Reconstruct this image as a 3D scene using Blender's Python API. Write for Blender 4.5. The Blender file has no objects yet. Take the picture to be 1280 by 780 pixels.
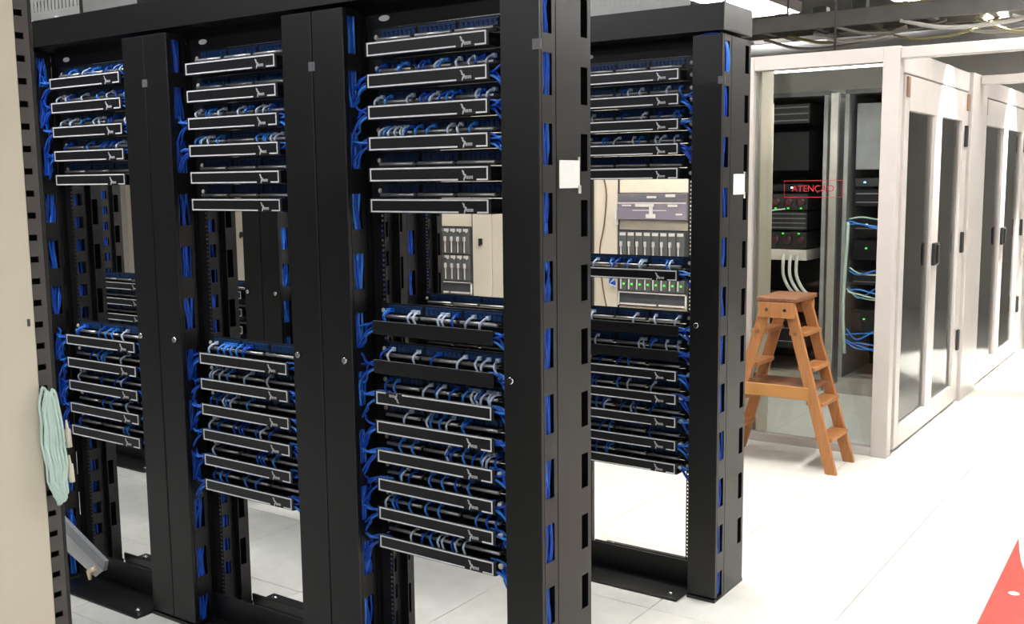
import bpy, bmesh, math, random
from mathutils import Vector, Matrix
random.seed(7)
sc = bpy.context.scene
C = sc.collection
# ------------------------------------------------------------------ camera
def make_camera():
    yaw, pitch, roll, f = 0.6072, 0.1258, -0.0111, 1293.09
    cy, sy = math.cos(yaw), math.sin(yaw)
    fw = Vector((-sy, cy, 0)); rt = Vector((cy, sy, 0)); up = Vector((0, 0, 1))
    cp, sp = math.cos(pitch), math.sin(pitch)
    f2 = fw*cp - up*sp; u2 = fw*sp + up*cp
    c, s = math.cos(roll), math.sin(roll)
    r3 = rt*c + u2*s; u3 = -rt*s + u2*c
    m = Matrix((r3, u3, -f2)).transposed().to_4x4()
    m.translation = Vector((1.8546, -2.2594, 1.5654))
    cd = bpy.data.cameras.new('camera'); cd.sensor_width = 36.0; cd.lens = 36.0*f/1280.0
    cd.clip_start = 0.02; cd.clip_end = 100
    co = bpy.data.objects.new('camera', cd); co.matrix_world = m; C.objects.link(co); sc.camera = co
make_camera()
# ------------------------------------------------------------------ world, exposure
w = bpy.data.worlds.new('world'); sc.world = w; w.use_nodes = True
w.node_tree.nodes['Background'].inputs[0].default_value = (0.9, 0.95, 1.0, 1)
w.node_tree.nodes['Background'].inputs[1].default_value = 0.3
sc.view_settings.view_transform = 'Standard'; sc.view_settings.look = 'None'
sc.view_settings.exposure = 0.8; sc.view_settings.gamma = 1.0; sc.view_settings.use_curve_mapping = False
AISLE_LIGHT, ROW_LIGHT, FRONT_FILL = 30.0, 9.5, 22.0      # emission of the ceiling fittings
# ------------------------------------------------------------------ materials
MATS = {}
def mat(name, col, rough=0.5, metal=0.0, noise=0.12, scale=8.0, bump=0.0, emit=0.0, spec=0.5, bscale=60.0):
    if name in MATS: return MATS[name]
    m = bpy.data.materials.new(name); m.use_nodes = True
    nt = m.node_tree; b = nt.nodes['Principled BSDF']
    tc = nt.nodes.new('ShaderNodeTexCoord'); nz = nt.nodes.new('ShaderNodeTexNoise')
    nz.inputs['Scale'].default_value = scale; nz.inputs['Detail'].default_value = 4
    nt.links.new(tc.outputs['Object'], nz.inputs['Vector'])
    rp = nt.nodes.new('ShaderNodeValToRGB')
    rp.color_ramp.elements[0].color = [c*(1-noise) for c in col]+[1]; rp.color_ramp.elements[1].color = [min(1, c*(1+noise)) for c in col]+[1]
    rp.color_ramp.elements[0].position = .3; rp.color_ramp.elements[1].position = .7
    nt.links.new(nz.outputs['Fac'], rp.inputs['Fac']); nt.links.new(rp.outputs['Color'], b.inputs['Base Color'])
    b.inputs['Roughness'].default_value = rough; b.inputs['Metallic'].default_value = metal
    b.inputs['Specular IOR Level'].default_value = spec
    if bump:
        n2 = nt.nodes.new('ShaderNodeTexNoise'); n2.inputs['Scale'].default_value = bscale
        nt.links.new(tc.outputs['Object'], n2.inputs['Vector'])
        bp = nt.nodes.new('ShaderNodeBump'); bp.inputs['Strength'].default_value = bump; bp.inputs['Distance'].default_value = .002
        nt.links.new(n2.outputs['Fac'], bp.inputs['Height']); nt.links.new(bp.outputs['Normal'], b.inputs['Normal'])
    if emit:
        b.inputs['Emission Color'].default_value = (*col, 1); b.inputs['Emission Strength'].default_value = emit
    MATS[name] = m; return m
def glass_mat():
    m = bpy.data.materials.new('clear_glass'); m.use_nodes = True; nt = m.node_tree; nt.nodes.clear()
    o = nt.nodes.new('ShaderNodeOutputMaterial'); mx = nt.nodes.new('ShaderNodeMixShader')
    t = nt.nodes.new('ShaderNodeBsdfTransparent'); t.inputs[0].default_value = (.93, .96, .95, 1)
    g = nt.nodes.new('ShaderNodeBsdfGlossy'); g.inputs['Roughness'].default_value = .02
    fr = nt.nodes.new('ShaderNodeFresnel'); fr.inputs['IOR'].default_value = 1.5
    nt.links.new(fr.outputs[0], mx.inputs[0]); nt.links.new(t.outputs[0], mx.inputs[1]); nt.links.new(g.outputs[0], mx.inputs[2])
    nt.links.new(mx.outputs[0], o.inputs[0]); return m
def wood_mat(name, c1, c2):
    m = bpy.data.materials.new(name); m.use_nodes = True; nt = m.node_tree; b = nt.nodes['Principled BSDF']
    tc = nt.nodes.new('ShaderNodeTexCoord'); mp = nt.nodes.new('ShaderNodeMapping'); mp.inputs['Scale'].default_value = (30, 30, 3)
    nz = nt.nodes.new('ShaderNodeTexNoise'); nz.inputs['Scale'].default_value = 2.2; nz.inputs['Detail'].default_value = 6; nz.inputs['Distortion'].default_value = .6
    rp = nt.nodes.new('ShaderNodeValToRGB'); rp.color_ramp.elements[0].color = (*c1, 1); rp.color_ramp.elements[1].color = (*c2, 1)
    rp.color_ramp.elements[0].position = .3; rp.color_ramp.elements[1].position = .7
    nt.links.new(tc.outputs['Object'], mp.inputs[0]); nt.links.new(mp.outputs[0], nz.inputs['Vector'])
    nt.links.new(nz.outputs['Fac'], rp.inputs[0]); nt.links.new(rp.outputs[0], b.inputs['Base Color'])
    b.inputs['Roughness'].default_value = .5
    return m
BLACK = mat('black_powder_coat', (.0075, .0072, .0078), .38, bump=.15, bscale=900, noise=.1)
BLACKIN = mat('black_inner_steel', (.006, .006, .008), .5, spec=.25)
COVER = mat('black_cover', (.0075, .0075, .009), .40, noise=.1)
PANEL = mat('patch_panel_black', (.010, .012, .018), .45)
PORT = mat('blue_port_jack', (.012, .05, .16), .35)
PRINT = mat('white_print', (.80, .79, .80), .5, noise=.04)
LOGO = mat('silver_print', (.62, .60, .62), .45, noise=.06)
SILVER = mat('brushed_silver', (.55, .54, .52), .38, metal=.7, noise=.08)
CHROME = mat('chrome', (.75, .74, .72), .2, metal=1.0, noise=.03)
SCREW = mat('nickel_screw', (.80, .76, .70), .3, metal=.0, noise=.05)
BLUE = mat('blue_cable_jacket', (.006, .075, .50), .32, noise=.25, scale=20)
BLUE2 = mat('light_blue_cable_jacket', (.04, .24, .78), .3, noise=.2, scale=20)
WCAB = mat('pale_cable_jacket', (.62, .72, .88), .3, noise=.08)
AQUA = mat('aqua_fibre_jacket', (.58, .73, .66), .4, noise=.1)
BEIGE = mat('beige_cabinet_paint', (.66, .59, .47), .45, noise=.04, scale=3)
BEIGE2 = mat('beige_blank_panel', (.72, .64, .50), .5, noise=.05)
WHITE = mat('white_paint', (.54, .50, .48), .35, noise=.03)
TILE = mat('floor_tile_laminate', (.80, .79, .74), .30, noise=.05, scale=14)
SUBFLOOR = mat('dark_floor_joint', (.10, .095, .09), .8)
CEIL = mat('grey_ceiling', (.13, .13, .125), .8, noise=.1)
WALL = mat('pale_wall_paint', (.62, .61, .58), .7, noise=.04)
TRAYGREY = mat('grey_tray_steel', (.10, .096, .09), .5, metal=.2, noise=.12)
PERF = mat('zinc_perforated_sheet', (.34, .335, .32), .45, metal=.2, noise=.1)
DKGREY = mat('dark_grey_steel', (.06, .065, .07), .5)
DEV = mat('server_bezel_grey', (.17, .16, .18), .4, metal=.2)
DEVL = mat('server_trim_light', (.66, .62, .58), .4)
BLADE = mat('blade_front_grey', (.10, .105, .10), .45)
TAG = mat('white_paper_tag', (.90, .90, .88), .6, noise=.02)
BROWN = mat('brown_wire', (.16, .08, .04), .5)
COPPER = mat('brown_hinge', (.30, .19, .13), .45, metal=.3)
BRASS = mat('brass', (.85, .68, .48), .3, metal=.2)
RED = mat('red_vinyl', (.50, .055, .04), .35, noise=.1)
REDP = mat('red_print', (.45, .02, .03), .5, noise=.05)
GREEN = mat('green_led', (.06, .75, .05), .4, emit=.9)
BLUELED = mat('blue_led', (.1, .35, 1.0), .4, emit=5.0)
WLED = mat('white_led', (1, .95, .85), .4, emit=2.5)
REDDK = mat('dark_red_plastic', (.05, .012, .016), .4)
RUBBER = mat('black_plastic', (.012, .012, .012), .5)
WOOD = wood_mat('golden_ladder_wood', (.34, .135, .045), (.45, .20, .07))
WOODD = wood_mat('brown_ladder_wood', (.18, .075, .035), (.26, .11, .05))
GLASS = glass_mat()
LIGHTS = {}
def light_mat(name, e, col=(1, .97, .92)):
    m = bpy.data.materials.new(name); m.use_nodes = True; nt = m.node_tree; nt.nodes.clear()
    o = nt.nodes.new('ShaderNodeOutputMaterial'); em = nt.nodes.new('ShaderNodeEmission')
    em.inputs[0].default_value = (*col, 1); em.inputs[1].default_value = e; nt.links.new(em.outputs[0], o.inputs[0]); return m
L_AISLE = light_mat('aisle_tube_light', AISLE_LIGHT); L_ROW = light_mat('row_tube_light', ROW_LIGHT, (.95, .97, 1)); L_FLOOR_FILL = light_mat('floor_fill_light', 15.0, (.95, .97, 1)); L_FRONT_FILL = light_mat('front_fill_light', FRONT_FILL, (.95, .97, 1))
# ------------------------------------------------------------------ helpers
class MB:
    def __init__(s): s.v = []; s.f = []; s.sm = []
    def box(s, x0, x1, y0, y1, z0, z1):
        n = len(s.v)
        s.v += [(x, y, z) for z in (z0, z1) for y in (y0, y1) for x in (x0, x1)]
        for q in ((0, 2, 3, 1), (4, 5, 7, 6), (0, 1, 5, 4), (2, 6, 7, 3), (0, 4, 6, 2), (1, 3, 7, 5)):
            s.f.append([n+i for i in q]); s.sm.append(False)
        return s
    def hexa(s, pts):      # 8 points ordered like box
        n = len(s.v); s.v += [tuple(p) for p in pts]
        for q in ((0, 2, 3, 1), (4, 5, 7, 6), (0, 1, 5, 4), (2, 6, 7, 3), (0, 4, 6, 2), (1, 3, 7, 5)):
            s.f.append([n+i for i in q]); s.sm.append(False)
        return s
    def prism(s, poly, y0, y1):   # polygon in XZ extruded along Y
        n = len(s.v); k = len(poly)
        s.v += [(x, y0, z) for x, z in poly]+[(x, y1, z) for x, z in poly]
        s.f.append(list(range(n, n+k))); s.sm.append(False)
        s.f.append(list(range(n+2*k-1, n+k-1, -1))); s.sm.append(False)
        for i in range(k):
            j = (i+1) % k; s.f.append([n+j, n+i, n+k+i, n+k+j]); s.sm.append(False)
        return s
    def tube(s, pts, r, n=6, cap=True):
        pts = [Vector(p) for p in pts]; base = len(s.v); up = None
        for i, p in enumerate(pts):
            t = (pts[min(i+1, len(pts)-1)]-pts[max(i-1, 0)]).normalized()
            if up is None: up = Vector((0, 0, 1)) if abs(t.z) < .9 else Vector((1, 0, 0))
            a = t.cross(up)
            if a.length < 1e-5: a = t.cross(Vector((0, 1, 0)))
            a.normalize(); b = a.cross(t); up = b
            rr = r[i] if isinstance(r, (list, tuple)) else r
            for k in range(n):
                th = 2*math.pi*k/n; q = p+(a*math.cos(th)+b*math.sin(th))*rr; s.v.append(tuple(q))
        for i in range(len(pts)-1):
            for k in range(n):
                k2 = (k+1) % n
                s.f.append([base+i*n+k, base+i*n+k2, base+(i+1)*n+k2, base+(i+1)*n+k]); s.sm.append(True)
        if cap:
            s.f.append([base+k for k in range(n)][::-1]); s.sm.append(False)
            s.f.append([base+(len(pts)-1)*n+k for k in range(n)]); s.sm.append(False)
        return s
    def mesh(s, name, m, bevel=0):
        me = bpy.data.meshes.new(name); me.from_pydata(s.v, [], s.f)
        me.polygons.foreach_set('use_smooth', s.sm)
        bm = bmesh.new(); bm.from_mesh(me)
        if bevel:
            bmesh.ops.bevel(bm, geom=list(bm.edges), offset=bevel, segments=1, affect='EDGES', clamp_overlap=True)
        bmesh.ops.recalc_face_normals(bm, faces=bm.faces); bm.to_mesh(me); bm.free()
        me.materials.append(m); return me
def obj(name, data, parent=None, loc=(0, 0, 0), label=None):
    o = bpy.data.objects.new(name, data); C.objects.link(o); o.location = loc
    if parent: o.parent = parent
    if label: o['label'] = label
    return o
def thing(name, label, cat, loc=(0, 0, 0), rz=0, group=None, data=None):
    o = bpy.data.objects.new(name, data); C.objects.link(o); o.location = loc; o.rotation_euler = (0, 0, rz)
    if data is None: o.empty_display_size = .05
    o['label'] = label; o['category'] = cat
    if group: o['group'] = group
    return o
def struct(name, me, loc=(0, 0, 0)):
    o = obj(name, me, None, loc); o['kind'] = 'structure'; return o
def boxm(name, m, *b, bevel=0): return MB().box(*b).mesh(name, m, bevel)
def bez(pts, n=6):
    P = [Vector(p) for p in pts]; out = []
    P = [P[0]*2-P[1]]+P+[P[-1]*2-P[-2]]
    for i in range(1, len(P)-2):
        for k in range(n):
            t = k/n; a, b, c, d = P[i-1:i+3]
            out.append(.5*((2*b)+(c-a)*t+(2*a-5*b+4*c-d)*t*t+(3*b-a-3*c+d)*t**3))
    out.append(P[-2]); return out
U = .04445
# ------------------------------------------------------------------ setting: floor of raised tiles, walls, ceiling
X0, X1, Y0, Y1, ZC = -7.016, 3.784, -4.387, 10.613, 3.15
floor = struct('floor', boxm('floor', SUBFLOOR, X0, X1, Y0, Y1, -.06, -.012))
tile_me = boxm('tile', TILE, .0015, .5985, .0015, .5985, -.03, 0, bevel=.0012)
big = MB()
for i in range(18):
    for j in range(25):
        x, y = X0+.6*i, Y0+.6*j
        if -5.3 < x < 2.3 and -.9 < y < 8.4: obj('tile', tile_me, floor, (x, y, 0))
        else: big.box(x+.0015, x+.5985, y+.0015, y+.5985, -.03, 0)
rest = obj('tile_field', big.mesh('tile_field', TILE), floor); rest['kind'] = 'stuff'
struct('wall_left', boxm('wall_left', WALL, X0-.1, X0, Y0, Y1, 0, ZC))
struct('wall_right', boxm('wall_right', WALL, X1, X1+.1, Y0, Y1, 0, ZC))
struct('wall_back', boxm('wall_back', WALL, X0, X1, Y1, Y1+.1, 0, ZC))
struct('wall_front', boxm('wall_front', mat('dimmed_unseen_wall', (.16, .16, .17), .7), X0, X1, Y0-.1, Y0, 0, ZC))  # unseen wall, darkened so the column fronts reflect less light
struct('ceiling', boxm('ceiling', CEIL, X0, X1, Y0, Y1, ZC, ZC+.1))

# ------------------------------------------------------------------ ceiling light fittings
def fitting(x, y, z, lx, ly, m, label):
    t = thing('ceiling_light', label, 'light', (x, y, z), 0, 'fluorescent ceiling fittings')
    h = MB(); h.box(-lx/2, lx/2, -ly/2, ly/2, .03, .09)
    for sx in (-1, 1): h.box(sx*(lx/2-.006)-.006, sx*(lx/2-.006)+.006, -ly/2, ly/2, 0, .03)
    for sy in (-1, 1): h.box(-lx/2, lx/2, sy*(ly/2-.006)-.006, sy*(ly/2-.006)+.006, 0, .03)
    obj('hanger', MB().tube([(0, 0, .09), (0, 0, ZC-z)], .007, 8).mesh('hanger', DKGREY), t)
    obj('housing', h.mesh('housing', WHITE), t)
    obj('diffuser', boxm('diffuser', m, -lx/2+.013, lx/2-.013, -ly/2+.013, ly/2-.013, .018, .03), t)
fitting(1.35, 1.6, 3.0, .3, 1.5, L_AISLE, 'fluorescent ceiling fitting over the right aisle beside the racks')
fitting(1.35, 3.3, 3.0, .3, 1.5, L_AISLE, 'fluorescent ceiling fitting over the right aisle above the ladder')
fitting(1.25, 5.2, 3.0, .3, 1.5, L_AISLE, 'fluorescent ceiling fitting over the first glass door')
fitting(1.25, 7.4, 3.0, .3, 1.5, L_AISLE, 'fluorescent ceiling fitting over the farther glass door')
fitting(-1.53, 6.05, 2.97, .5, 1.2, L_AISLE, 'bright fluorescent fitting at the top edge above the second rack row')
fitting(-.8, 2.35, 3.0, 1.5, .3, L_AISLE, 'fluorescent ceiling fitting between the back rack row and the beige cabinets')
fitting(-3.2, 2.35, 3.0, 1.5, .3, L_ROW, 'fluorescent ceiling fitting above the far beige cabinets')
fitting(-.6, .72, 3.0, 1.5, .3, L_ROW, 'fluorescent ceiling fitting between the two rack rows')
fitting(-2.6, .72, 3.0, 1.5, .3, L_ROW, 'fluorescent ceiling fitting at the far end between the rack rows')
fitting(-.9, -2.6, 3.0, 1.5, .3, L_FRONT_FILL, 'unseen fill light added in front of the front rack row')  # unseen fill, with the next one, added to light the printed covers frontally
fitting(1.3, -3.0, 3.0, 1.5, .3, L_FRONT_FILL, 'unseen fill light added above the viewpoint')
fitting(2.6, -2.2, 3.0, .3, 1.0, L_FRONT_FILL, 'unseen fill light added to the right of the viewpoint')  # unseen fill added for the right side of the foreground cabinet
fitting(-1.5, -.75, 3.0, 1.5, .3, L_FLOOR_FILL, 'unseen fill light added close in front of the left racks')  # unseen fill added overhead to brighten the floor before the left racks
fitting(-.25, 4.34, 2.245, 1.0, .16, L_AISLE, 'slim fluorescent fitting hung inside the top of the first glass enclosure')
fitting(-.35, 6.9, 2.97, .3, 1.2, L_AISLE, 'fluorescent ceiling fitting above the farther glass enclosure')

# ------------------------------------------------------------------ rack hardware meshes (shared)
RACKTOP = 2.08
def windows_strip(mb, x0, x1, y0, y1, wy0, wy1, tops, h, zb, zt):
    """a side sheet in the YZ plane with rectangular windows"""
    mb.box(x0, x1, y0, wy0, zb, zt); mb.box(x0, x1, wy1, y1, zb, zt)
    z = zt
    for t in tops:
        b = t-h
        if t < z: mb.box(x0, x1, wy0, wy1, t, z)
        z = b
    mb.box(x0, x1, wy0, wy1, zb, z)
WTOPS = [1.890-.178*k for k in range(-1, 11)]
STOPS = [1.868-.178*k for k in range(-1, 10)]
ZT = 2.066
WEBT = [1.98-.089*k for k in range(21)]
def side_front(sx, w):
    mb = MB(); a, b = sorted((sx*w/2, sx*(w/2-.002)))
    windows_strip(mb, a, b, -.012, .053, -.006, .036, [min(t, 2.045) for t in WTOPS], .106, .012, ZT); return mb
def side_rear(sx, w, holed):
    mb = MB(); a, b = sorted((sx*w/2, sx*(w/2-.002)))
    windows_strip(mb, a, b, .16 if holed else .0565, .232, .180, .215, STOPS, .10, .012, ZT)
    if holed: windows_strip(mb, a, b, .0565, .16, .105, .138, WEBT, .046, .012, ZT)
    return mb
CACHE = {}
def cm(key, fn):
    if key not in CACHE: CACHE[key] = fn()
    return CACHE[key]
def knob_me():
    m = MB(); m.tube([(0, .002, 0), (0, -.006, 0), (0, -.007, 0), (0, -.014, 0), (0, -.016, 0)], [.0075, .0075, .0105, .0105, .008], 12); return m.mesh('knob', CHROME)
def latch_me():
    m = MB(); m.box(-.013, .013, -.003, 0, -.013, .013); m.box(-.005, .005, -.005, -.003, -.005, .005); return m.mesh('latch', DEV)
def column(x, y, w, doors, label, latch_dx=0.0, knobs=None):
    t = thing('vertical_cable_manager', label, 'cable manager', (x, y, 0), 0, 'black vertical cable managers')
    n = doors
    for i in range(n):
        a = -w/2+i*w/n+(.0018 if i else 0); b = -w/2+(i+1)*w/n-(.0018 if i < n-1 else 0)
        d = obj('door', cm(('door', a, b), lambda: boxm('door', BLACK, a, b, -.026, -.0122, .016, ZT, bevel=.002)), t)
        kx = a+.032 if (i == 0) else b-.022
        if n == 1: kx = a+.03
        obj('knob', cm('knob', knob_me), d, (kx, -.026, 1.038), 'small round chrome knob')
    obj('latch', cm('latch', latch_me), t, (latch_dx, -.026, 1.908), 'small square grey latch plate')
    for sx in (-1, 1):
        obj('side_panel', cm(('sf', sx, w), lambda: side_front(sx, w).mesh('side_panel', BLACK)), t)
        obj('rear_side_panel', cm(('sr', sx, w, n == 2 or sx < 0), lambda: side_rear(sx, w, n == 2 or sx < 0).mesh('rear_side_panel', BLACK)), t)
    obj('spine', cm(('spine', w), lambda: boxm('spine', BLACKIN, -w/2+.003, w/2-.003, .0475, .0515, .012, ZT)), t)
    obj('back_plate', cm(('bp', w), lambda: boxm('back_plate', BLACKIN, -w/2+.003, w/2-.003, .222, .230, .012, ZT)), t)
    obj('base_plate', cm(('base', w), lambda: boxm('base_plate', BLACK, -w/2, w/2, -.03, .238, 0, .0115)), t)
    # trunk of blue cables inside the front trough
    return t
def trunk(x, y, w, n, label, seed):
    rnd = random.Random(seed)
    t = thing('riser_cables', label, 'cables', (x, y, 0), 0, 'blue cables running down the vertical managers')
    for k in range(n):
        side = 1 if k % 2 == 0 else -1
        if k < n*.7: bx = side*(w/2-.008-rnd.random()*.006)
        else: bx = (rnd.random()-.5)*(w-.04)
        by = .002+.036*((k//2+.5)/(n/2)) + rnd.uniform(-.004, .004)
        pts = []; z = 2.052; by0 = by
        while z > .03:
            pts.append((max(-w/2+.007, min(w/2-.007, bx+rnd.uniform(-.004, .004))), max(-.006, min(.04, by0+rnd.uniform(-.016, .016))), z)); z -= rnd.uniform(.07, .13)
        pts.append((bx, by, .016))
        m = BLUE2 if rnd.random() < .22 else BLUE
        obj('cable', MB().tube(bez(pts, 3), .0042, 5).mesh('cable', m), t)
    for k in range(8):      # the rear trough
        bx = (w/2-.010)*(1 if k % 2 and w > .2 else -1); by = .104+.010*(k//2)+rnd.uniform(-.003, .003)
        pts = [(bx+rnd.uniform(-.003, .003), by+rnd.uniform(-.009, .009), 2.05-.135*i) for i in range(15)]+[(bx, by, .016)]
        obj('cable', MB().tube(bez(pts, 3), .0052, 5).mesh('cable', BLUE), t)
    return t
def upright_me(sx):
    m = MB()
    def bx(a, b, *r):
        a, b = sorted((sx*a, sx*b)); m.box(a, b, *r)
    bx(.2255, .2285, .072, .075, .02, RACKTOP); bx(.2375, .273, .072, .075, .02, RACKTOP)
    z = .10
    bx(.2285, .2375, .072, .075, .02, z)
    while z < 2.04:
        bx(.2285, .2375, .072, .075, z+.0075, z+.01482); z += .01482
    bx(.2285, .2375, .072, .075, z, RACKTOP)
    a, b = sorted((sx*.270, sx*.273)); windows_strip(m, a, b, .075, .162, .105, .138, WEBT, .046, .02, RACKTOP); bx(.2455, .273, .162, .165, .02, RACKTOP)
    return m.mesh('upright', BLACK)
def foot_me(front):
    m = MB()
    if front:
        m.box(-.268, .268, -.095, .068, 0, .009); m.box(-.273, .273, .060, .068, .009, .105)
    else:
        m.box(-.268, .268, .232, .335, 0, .009); m.box(-.273, .273, .232, .240, .009, .042)
    return m.mesh('base_foot', BLACK, bevel=.0015)
def bolt_me():
    return MB().tube([(0, 0, 0), (0, 0, .004), (0, 0, .010)], [.011, .011, .007], 8).mesh('bolt', CHROME)
def oval_me():
    m = MB(); n = 16
    m.prism([(.021*math.cos(2*math.pi*k/n), .0085*math.sin(2*math.pi*k/n)) for k in range(n)], -.0012, 0); return m.mesh('badge', LOGO)
def rack(x, y, label, oval=True):
    t = thing('two_post_rack', label, 'rack', (x, y, 0), 0, 'black open two-post racks')
    for sx in (-1, 1): obj('upright', cm(('up', sx), lambda: upright_me(sx)), t)
    for fr in (True, False):
        f = obj('base_foot', cm(('foot', fr), lambda: foot_me(fr)), t)
        for sx in (-1, 1): obj('bolt', cm('bolt', bolt_me), f, (sx*.225, -.055 if fr else .30, .009))
    h = obj('header_plate', cm('header', lambda: boxm('header_plate', BLACKIN, -.273, .273, .066, .0715, 2.012, RACKTOP)), t)
    if oval: obj('badge', cm('oval', oval_me), h, (-.20, .066, 2.038), 'small silver oval badge')
    return t
# ---- horizontal manager with printed cover
OW, OH = .423, .0374
def outline_me():
    m = MB(); a, l = OW/2, .0042
    m.box(-a, a, -.0008, 0, -l, 0); m.box(-a, .110, -.0008, 0, -OH, -OH+l); m.box(.174, a, -.0008, 0, -OH, -OH+l)
    m.box(-a, -a+l, -.0008, 0, -OH+l, -l); m.box(a-l, a, -.0008, 0, -OH+l, -l); return m.mesh('outline', PRINT)
def logo_me():
    m = MB()
    st = [(.124, -.0105), (.130, -.0150), (.1285, -.0195), (.138, -.0245), (.1325, -.0300), (.1300, -.0385)]
    wd = [.0014, .0026, .0022, .0028, .0026, .0012]
    for i in range(len(st)-1):
        (xa, za), (xb, zb) = st[i], st[i+1]; d = Vector((xb-xa, zb-za)).normalized(); n = Vector((-d.y, d.x))
        m.prism([(xa+n.x*wd[i], za+n.y*wd[i]), (xb+n.x*wd[i+1], zb+n.y*wd[i+1]), (xb-n.x*wd[i+1], zb-n.y*wd[i+1]), (xa-n.x*wd[i], za-n.y*wd[i])], -.0008, 0)
    # small lower-case strokes to the right of the tall mark
    x = .1385
    for k in range(6):
        m.box(x, x+.0020, -.0008, 0, -.0335, -.0255); x += .0040
    m.box(.1385, .1485, -.0008, 0, -.0272, -.0255); m.box(.1505, .1605, -.0008, 0, -.0272, -.0255); m.box(.1385, .1445, -.0008, 0, -.0335, -.032)
    return m.mesh('emblem', LOGO)
def cover_me(): return boxm('cover', COVER, -.2195, .2195, 0, .004, -.0395, .002, bevel=.0012)
def tray_me():
    m = MB(); m.box(-.2195, .2195, .0045, .066, -.0395, -.0365)
    for k in range(7):
        x = -.21+.42*k/6; m.box(x-.002, x+.002, .0045, .064, -.036, -.004)
    for sx in (-1, 1):
        a, b = sorted((sx*.2195, sx*.2415)); m.box(a, b, .0665, .0705, -.0405, .0025)
    m.box(-.2415, .2415, .0665, .0705, -.0395, .0005)
    return m.mesh('tray', COVER)
def openfront_me(): return boxm('front_lip', COVER, -.2195, .2195, 0, .004, -.0395, .002, bevel=.0012)
def screw_me(): return MB().tube([(0, 0, 0), (0, -.002, 0), (0, -.0045, 0)], [.0075, .0075, .005], 8).mesh('screw', SCREW)
def hmanager(x, y, z, label, kind='cover', grp='', clip=False):
    t = thing('cable_manager', label, 'cable manager', (x, y, z), 0, grp)
    obj('tray', cm('tray', tray_me), t)
    if kind == 'open': obj('front_lip', cm('lip', openfront_me), t)
    else:
        c = obj('cover', cm('cover', cover_me), t)
        o = obj('outline', cm('outline', outline_me), c, label='white printed outline'); l = obj('emblem', cm('logo', logo_me), c, label='small silver printed emblem')
        if kind == 'flip':
            c.rotation_euler = (0, math.pi, 0); c.location = (0, 0, -OH)
    for sx in (-1, 1): obj('screw', cm('screw', screw_me), t, (sx*.2335, .0665, -.019))
    if clip: obj('end_clip', cm('clip', lambda: MB().tube([(.2245, .030, -.014), (.2245, .016, -.014), (.2245, .012, -.014)], [.0085, .0085, .005], 8).mesh('end_clip', DEVL)), t, label='pale round end clip')
    return t
# ---- patch panel (origin: top of the manager below it)
def pplate_me():
    m = MB(); m.box(-.2415, .2415, .0665, .0705, .003, .0478); return m.mesh('panel_plate', PANEL)
def pstrip_me():
    m = MB()
    for k in range(8):
        x = -.064+k*.0163; m.box(x, x+.0138, .060, .0665, .020, .036); m.box(x+.002, x+.0118, .0575, .060, .031, .036)
    m.box(-.067, .0655, .0625, .0665, .0375, .0425)
    return m.mesh('port_strip', PORT)
def lbar_me():
    m = MB(); m.tube([(-.064, .040, .0115), (.064, .040, .0115)], .0056, 8); m.box(-.058, -.052, .040, .0665, .0095, .0135); m.box(.052, .058, .040, .0665, .0095, .0135); return m.mesh('cable_bar', SILVER)
def patchpanel(x, y, z, label, grp):
    t = thing('patch_bay', label, 'patch panel', (x, y, z), 0, grp)
    obj('panel_plate', cm('pp', pplate_me), t)
    for k in (-1, 0, 1):
        obj('port_strip', cm('ps', pstrip_me), t, (k*.1435, 0, 0)); obj('cable_bar', cm('lb', lbar_me), t, (k*.1435, 0, 0))
    for sx in (-1, 1): obj('screw', cm('screw', screw_me), t, (sx*.2335, .0665, .024))
    return t
# ---- patch cord variants: out of a port, over the bar, down behind the cover
def cord_me(i):
    r = random.Random(100+i); m = MB(); dx = r.uniform(-.012, .012); dy = r.uniform(.010, .020)
    m.box(-.0052, .0052, .046, .0575, .0225, .0335)
    pts = bez([(0, .050, .026), (dx*.2, .036, .0250), (dx*.6, .024-dy*.2, .015), (dx, .022, .002), (dx*1.6, .030, -.018), (dx*2.2, .045, -.030)], 3)
    m.tube(pts, .0036, 6)
    return m.mesh('patch_cable', (WCAB, BLUE2, BLUE)[i % 3])
CORDS = [cord_me(i) for i in range(12)]
ncord = [0]
CNT = 'first second third fourth fifth sixth seventh eighth ninth tenth eleventh twelfth thirteenth fourteenth'.split()
def cords(x, y, z, n, white, label, grp, rnd, span=(0, 24)):
    ports = [k for k in range(24) if span[0] <= k < span[1]]; rnd.shuffle(ports)
    for q, p in enumerate(sorted(ports[:n])):
        g, k = divmod(p, 8); px = (g-1)*.1435-.064+k*.0163+.0069
        c = 0 if rnd.random() < white else rnd.choice((1, 2))
        thing('patch_cable', f'{CNT[q]} {label}', 'cable', (x+px, y, z), 0, grp, CORDS[c+3*rnd.randrange(4)]); ncord[0] += 1
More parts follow.
